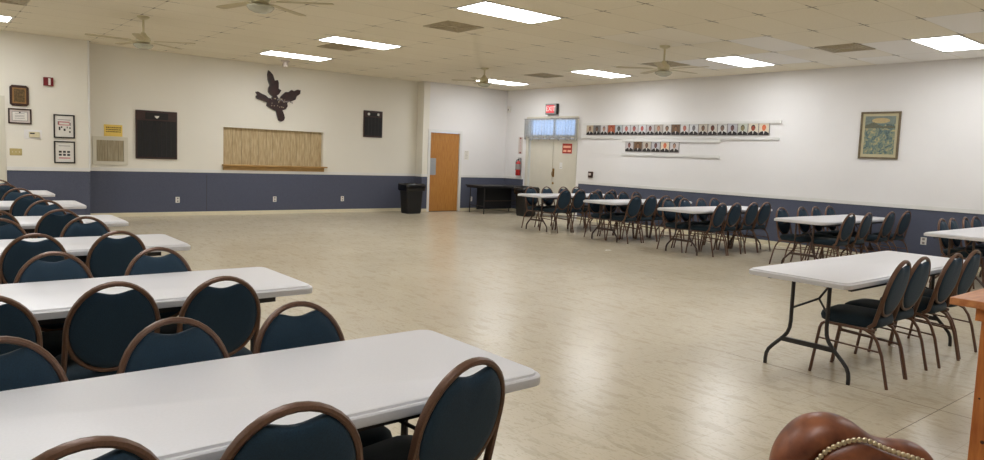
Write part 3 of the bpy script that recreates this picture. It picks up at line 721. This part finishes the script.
# ------------------------------------------------------------------ banquet chair
TOPZ, LEAN = .885, .24
def bk(x, t, y=0):       # point of the leaning back plane; t = height, y = forward offset
    return (x, -.165-(t-.42)*LEAN + y, t)
def make_chair():
    o = thing('banquet_chair', 'x', 'chair')
    # seat cushion
    def rr(w, y0, y1, z, r=.09, n=5):
        pts = []
        for cx, cy, a in ((w-r, y1-r, 0), (-w+r, y1-r, 90), (-w+r, y0+r, 180), (w-r, y0+r, 270)):
            pts += [(cx+r*math.cos(math.radians(a+90*k/n)), cy+r*math.sin(math.radians(a+90*k/n)), z) for k in range(n+1)]
        return pts
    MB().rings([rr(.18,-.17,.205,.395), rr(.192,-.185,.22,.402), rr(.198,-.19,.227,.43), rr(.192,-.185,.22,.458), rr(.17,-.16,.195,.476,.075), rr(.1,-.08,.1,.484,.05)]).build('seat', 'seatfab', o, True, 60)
    # back pad: oval with a dip at the top for the hand hole
    N = 64; cz, a, b = .664, .168, .2; ol = []
    for k in range(N):
        th = 2*PI*k/N; x = a*math.cos(th); t = cz+b*math.sin(th)
        if t > cz and abs(x) < .08:
            t -= .040*math.cos(x/.08*PI/2)**1.1
        if t < cz: t = cz-(cz-t)*.91
        ol.append((x, t))
    def ring(s, y): return [bk(x*s, cz+(t-cz)*s, y) for x, t in ol]
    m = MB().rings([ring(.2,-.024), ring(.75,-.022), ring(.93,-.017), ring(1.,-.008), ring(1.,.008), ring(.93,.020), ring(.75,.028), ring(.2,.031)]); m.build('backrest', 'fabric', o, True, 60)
    # frame: arch over the top, straight down to the seat rail, plus the curved lower bow of the oval
    pts = [(-.185,.40,.03), (-.184,.43,0), (-.182,.52,0), (-.18,.6,0)]
    pts = [bk(x, t, y) for x, t, y in pts]
    c2, a2, b2 = .662, .179, TOPZ-.013-.662
    for k in range(21):
        th = PI-PI*k/20; pts.append(bk(a2*math.cos(th), c2+b2*math.sin(th)))
    pts += [bk(.18,.6), bk(.182,.52), bk(.184,.43), bk(.185,.40,.03)]
    MB().tube(pts, .0135, 8, True, (1.15,.85)).build('back_frame', 'frame', o, True)
    pts = [bk(  .176*math.cos(PI+PI*k/16), .662+.19*math.sin(PI+PI*k/16)) for k in range(17)]
    MB().tube(pts, .0115, 7).build('lower_bow', 'frame', o, True)
    for s in (-1, 1):
        MB().tube([(s*.19,.248,.0),(s*.189,.214,.24),(s*.188,.2,.34),(s*.187,.188,.37),(s*.185,.165,.385)], .0115, 7).build('leg', 'frame', o, True)
        MB().tube([(s*.193,-.285,.0),(s*.191,-.235,.22),(s*.19,-.2,.31),(s*.188,-.165,.36),(s*.185,-.11,.385)], .0115, 7).build('leg', 'frame', o, True)
        MB().tube([(s*.185,.155,.386),(s*.185,-.175,.386)], .011, 6).build('seat_rail', 'frame', o, True)
        MB().tube([(s*.188,.21,.265),(s*.189,-.225,.245)], .007, 6).build('stretcher', 'frame', o, True)
    MB().tube([(-.185,.145,.382),(.185,.145,.382)], .009, 6).build('cross_rail', 'frame', o, True)
    return o
chair0 = make_chair(); first = [True]; chair_n = [0]
def place_chair(x, y, facing, label, group, jit=3, turn=None):
    """x, y = floor centre; facing +1 = towards +Y (away from the camera), -1 = towards it"""
    rz = (0 if facing > 0 else PI) + math.radians(random.uniform(-jit, jit))
    if turn is not None: rz = (0 if facing > 0 else PI) + math.radians(turn)
    if first[0]:
        first[0] = False; c = chair0; c.location = (x, y, 0); c.rotation_euler = (0,0,rz); c['label'] = label; c['group'] = group
    else: dup(chair0, (x, y, 0), rz, label, group)

# ------------------------------------------------------------------ folding tables (8 ft)
def make_table(legkey):
    o = thing('folding_table', 'x', 'table')
    def rr(w, d, z, r=.055, n=6):
        pts = []
        for cx, cy, a in ((w-r, d-r, 0), (-w+r, d-r, 90), (-w+r, -d+r, 180), (w-r, -d+r, 270)):
            pts += [(cx+r*math.cos(math.radians(a+90*k/n)), cy+r*math.sin(math.radians(a+90*k/n)), z) for k in range(n+1)]
        return pts
    W, D = 1.22, .375
    MB().rings([rr(W-.02,D-.02,.697), rr(W-.002,D-.002,.697), rr(W,D,.702), rr(W,D,.726), rr(W-.004,D-.004,.731), rr(W-.011,D-.011,.732), rr(W-.014,D-.014,.739), rr(W-.018,D-.018,.741)]).build('tabletop', 'plastic', o, True, 30)
    for s in (-1, 1): MB().box(-1.02, 1.02, s*.3-.012, s*.3+.012, .66, .697).build('side_rail', 'tleg', o)
    for s in (-1, 1):
        xs = s*.965
        for t in (-1, 1):
            MB().tube([(xs, t*.135, .697), (xs, t*.135, .36), (xs, t*.14, .31), (xs, t*.155, .27), (xs, t*.185, .23), (xs, t*.265, .15), (xs, t*.295, .115), (xs, t*.31, .08), (xs, t*.315, .04), (xs, t*.315, 0)], .0145, 8).build('leg', legkey, o, True)
        MB().box(xs-.012, xs+.012, -.2, .2, .2, .235).build('crossbar', legkey, o)
        for t in (-1, 1): MB().tube([(xs, t*.135, .46), (xs-s*.13, 0, .54)], .008, 6).build('brace', legkey, o, True)
        MB().tube([(xs-s*.13, 0, .54), (xs-s*.42, 0, .697)], .009, 6).build('brace', legkey, o, True)
    return o
tabN, tabB = make_table('tleg'), make_table('tlegb'); usedt = set()
def place_table(x0, yc, rz, label, group, proto=None):
    p = proto or tabN
    loc = (x0+1.22*math.cos(rz), yc, 0)
    if p.name not in usedt:
        usedt.add(p.name); p.location = loc; p.rotation_euler = (0,0,rz); p['label'] = label; p['group'] = group; return
    dup(p, loc, rz, label, group)

GT1, GT2 = 'white folding tables in the left rows', 'white folding tables along the right wall'
GC = 'teal banquet chairs'
place_table(1.675-2.44, 2.125, 0, 'white folding table in the left rows, front one nearest the camera', GT1)
left = [(1.67, 3.975, 'second'), (1.575, 5.89, 'third'), (1.535, 7.70, 'fourth'), (1.515, 9.69, 'fifth'), (1.47, 11.70, 'sixth and farthest')]
for xr, yc, nm in left: place_table(xr-2.44, yc, 0, 'white folding table in the left rows, %s from the camera' % nm, GT1)
place_table(4.69, 2.455, math.radians(0), 'white folding table with charcoal legs standing alone at near right', 'white folding tables on the right')
rt = [(9.56, 10.77, 'beside the double doors'), (9.63, 8.95, 'second from the double doors'), (9.56, 7.15, 'third from the double doors'), (9.83, 5.18, 'fourth from the double doors')]
for x0, yc, nm in rt: place_table(x0, yc, 0, 'white folding table along the right wall, %s' % nm, GT2, tabB)
place_table(9.87, 3.13, math.radians(0), 'white folding table along the right wall, cut by the right picture edge', GT2, tabB)

random.seed(21)
OFF = .165 + (TOPZ-.42)*LEAN            # apex behind the chair centre
def row(apex, facing, tname, end, jit=2.5):
    side = 'near' if facing > 0 else 'far'
    pts = sorted(apex, key=lambda q: -q[0] if end == 'right' else q[0])
    for i, q in enumerate(pts):
        x, y = q[:2]; turn = q[2] if len(q) > 2 else None
        place_chair(x, y + facing*OFF, facing, 'teal chair, %s side of %s, %s from %s end' % (side, tname, ordn[i], end), GC, jit, turn)
tn = ['front left table', 'second left table', 'third left table', 'fourth left table', 'fifth left table', 'sixth left table']
def lrow(xs, y): return [(x, y+random.uniform(-.015,.015)) for x in xs]
row([(1.215,1.625,10),(.705,1.555,-5),(.215,1.59,6),(-.28,1.58)], 1, tn[0], 'right')
row([(1.14,2.64),(.68,2.59),(.18,2.585),(-.3,2.58)], -1, tn[0], 'right')
row([(1.085,3.31,0),(.65,3.375,0),(.19,3.29,0),(-.3,3.35)], 1, tn[1], 'right')
row([(1.07,4.42),(.55,4.44),(.05,4.44)], -1, tn[1], 'right')
row(lrow([1.04,.57,.1], 5.34), 1, tn[2], 'right')
row(lrow([1.03,.46,-.02], 6.42), -1, tn[2], 'right')
row(lrow([.97,.49,.0], 7.15), 1, tn[3], 'right')
row(lrow([.98,.45], 8.25), -1, tn[3], 'right')
row(lrow([.96,.45], 9.14), 1, tn[4], 'right')
row(lrow([.96,.5], 10.24), -1, tn[4], 'right')
row(lrow([.89,.4], 11.13), 1, tn[5], 'right')
row(lrow([.9,.4], 12.25), -1, tn[5], 'right')
row([(5.24,1.95),(5.65,1.97),(6.2,1.93),(6.65,1.94)], 1, 'near right table', 'left', 4)
row([(x, 4.60) for x in (10.3,10.86,11.68,12.3)], 1, 'wall table fourth from the doors', 'left')
row([(x, 5.69) for x in (10.28,10.92,11.38,11.85)], -1, 'wall table fourth from the doors', 'left')
row([(x, 3.63) for x in (10.85,11.25,11.78,12.18)], -1, 'rightmost wall table', 'left', 6)
row([(x, 6.60) for x in (10.1,10.53,11.05,11.47)], 1, 'wall table third from the doors', 'left')
row([(x, 7.67) for x in (10.04,10.51,11.02,11.43)], -1, 'wall table third from the doors', 'left')
row([(x, 8.40) for x in (10.1,10.55,10.97,11.4)], 1, 'wall table second from the doors', 'left')
row([(x, 9.50) for x in (10.12,10.56,10.97,11.38)], -1, 'wall table second from the doors', 'left')
row([(x, 10.2) for x in (10.06,10.49,11.0,11.46)], 1, 'wall table beside the doors', 'left')
row([(x, 11.30) for x in (10.08,10.55,11.05,11.47)], -1, 'wall table beside the doors', 'left')

# ------------------------------------------------------------------ pine table at the right edge
o = thing('pine_table', 'knotty orange pine table corner at the right edge of the picture', 'table', (0,0,0))
tx, ty = 3.79, 1.20
MB().box(tx, tx+1.5, ty-.8, ty, .865, .9, .004).build('tabletop', 'pine', o)
for x in (tx+.07, tx+1.33):
    for y in (ty-.13-.09, ty-.72):
        lg = MB().box(x, x+.1, y, y+.1, 0, .865, .004).build('leg', 'pinev', o)
        m = MB(); random.seed(int(y*100)+3)
        for q in range(7):
            z = .1+.11*q+random.uniform(-.03,.03)
            m.lathe([(random.uniform(.005,.011),0),(.004,.0008),(0,.0008)], seg=10, T=Matrix.Translation((x-.0001, y+random.uniform(.02,.08), z)) @ Matrix.Rotation(-PI/2, 4, 'Y'))
        m.build('knots', 'knot', lg)
for y in (ty-.17, ty-.69): MB().box(tx+.05, tx+1.45, y, y+.03, .79, .865, .003).build('apron', 'pinev', o)
MB().box(tx+.045, tx+.07, ty-.16, ty-.1, .80, .865, .003).build('cleat', 'pinev', o)

# ------------------------------------------------------------------ leather armchair
ax, ay = 1.855, .80
o = thing('leather_armchair', 'brown leather armchair with rolled back and brass nailheads in the near right foreground', 'armchair', (ax, ay, 0), math.radians(-40.1))
# local axes: +X to the right in the picture, -Y towards the camera
K = .00262
def A(px, py, y=0): return ((px-844)*K, y, .80-(py-438)*K*1.12-y*.42)
rp = [(790,500,15),(788,480,16),(791,464,17.5),(800,451,19),(812,442,19.5),(826,439,19),(840,441,17.5),(853,446,15),(866,451,13),(880,454,12.5),(894,454.5,12.5),(908,456,13),(919,462,13),(926,474,13),(928,500,13)]
def smooth(pts, n=4):
    out = []
    for i in range(len(pts)-1):
        p0, p1, p2, p3 = pts[max(i-1,0)], pts[i], pts[i+1], pts[min(i+2,len(pts)-1)]
        for k in range(n):
            t = k/n
            out.append(tuple(.5*((2*b)+(-a+c)*t+(2*a-5*b+4*c-d)*t*t+(-a+3*b-3*c+d)*t**3) for a, b, c, d in zip(p0, p1, p2, p3)))
    return out+[pts[-1]]
sp = smooth(rp)
MB().tube([A(a, b, 0) for a, b, r in sp], [r*K for a, b, r in sp], 20, True, (1.35, 1)).build('rolled_back', 'leather', o, True, 80)
# back panel under the nail line
nl = smooth([(797,494),(801,476),(810,461),(823,453),(838,448),(852,448),(866,453),(881,457.5),(895,461),(909,466),(917,482)], 3)
poly = [(A(a, b)[0], A(a, b)[2]) for a, b in nl] + [(.15,.36), (-.12,.36)]
cxp = sum(p[0] for p in poly)/len(poly); czp = .68
def sc_(s, y): return [(cxp+(a-cxp)*s, y, czp+(b-czp)*s-y*.42) for a, b in poly]
MB().rings([sc_(1.03,.03), sc_(1.03,-.055), sc_(.99,-.07), sc_(.9,-.082), sc_(.7,-.092), sc_(.3,-.096)]).build('back_panel', 'leather', o, True, 70)
m = MB(); acc = 0; prev = None; step = .0125
full = [Vector(A(a, b-1.5, -.078)) for a, b in smooth(nl, 10)]
for p_ in full:
    if prev is not None: acc += (p_-prev).length
    if prev is None or acc >= step: m.sphere(p_, .0074, 10, 6, (1, .7, 1)); acc = 0
    prev = p_
m.build('nailhead_trim', 'nail', o, True)
# pleat swirl at the left end of the roll
sw = []
for k in range(22):
    a = k*.5; r = .028*(1-k/26); sw.append(A(793, 474, -.05-.0006*k)); sw[-1] = (sw[-1][0]+r*math.cos(a), sw[-1][1], sw[-1][2]-.012+r*math.sin(a))
MB().tube(sw, [.006]*22, 8).build('pleat', 'leather', o, True)
# seat, arms and legs, mostly below the picture
MB().box(-.2, .2, .04, .46, .30, .42, .04).build('seat_cushion', 'leather', o, True, 60)
for s in (-1, 1):
    MB().tube([(s*.12,.03,.46),(s*.17,.1,.46),(s*.19,.25,.46),(s*.19,.44,.45),(s*.19,.48,.42),(s*.19,.48,.3)], [.03,.035,.035,.035,.035,.03], 14).build('arm', 'leather', o, True, 80)
    for y in (.06, .48): MB().tube([(s*.18, y, .33), (s*.2, y, 0)], [.025,.016], 10).build('leg', 'darkwood', o, True)

# ------------------------------------------------------------------ world (seen only through the transom), camera
w = bpy.data.worlds.new('sky'); sc.world = w; w.use_nodes = True
bg = w.node_tree.nodes['Background']; bg.inputs[0].default_value = (.42,.62,1.0,1); bg.inputs[1].default_value = 1.7
cam = bpy.data.cameras.new('camera'); co = bpy.data.objects.new('camera', cam); C.objects.link(co)
cam.lens = 25.9325; cam.sensor_width = 36; cam.sensor_fit = 'HORIZONTAL'; cam.shift_x = -.017415; cam.shift_y = -.00912; cam.clip_start = .02
r, u, f = (.766477,-.641005,.040315), (.026683,.094495,.995168), (.641717,.761697,-.089533)
co.matrix_world = Matrix(((r[0],u[0],-f[0],0),(r[1],u[1],-f[1],0),(r[2],u[2],-f[2],1.4813),(0,0,0,1)))
sc.camera = co
vs = sc.view_settings; vs.view_transform = 'Standard'; vs.look = 'None'; vs.gamma = 1; vs.use_curve_mapping = False; vs.exposure = .63
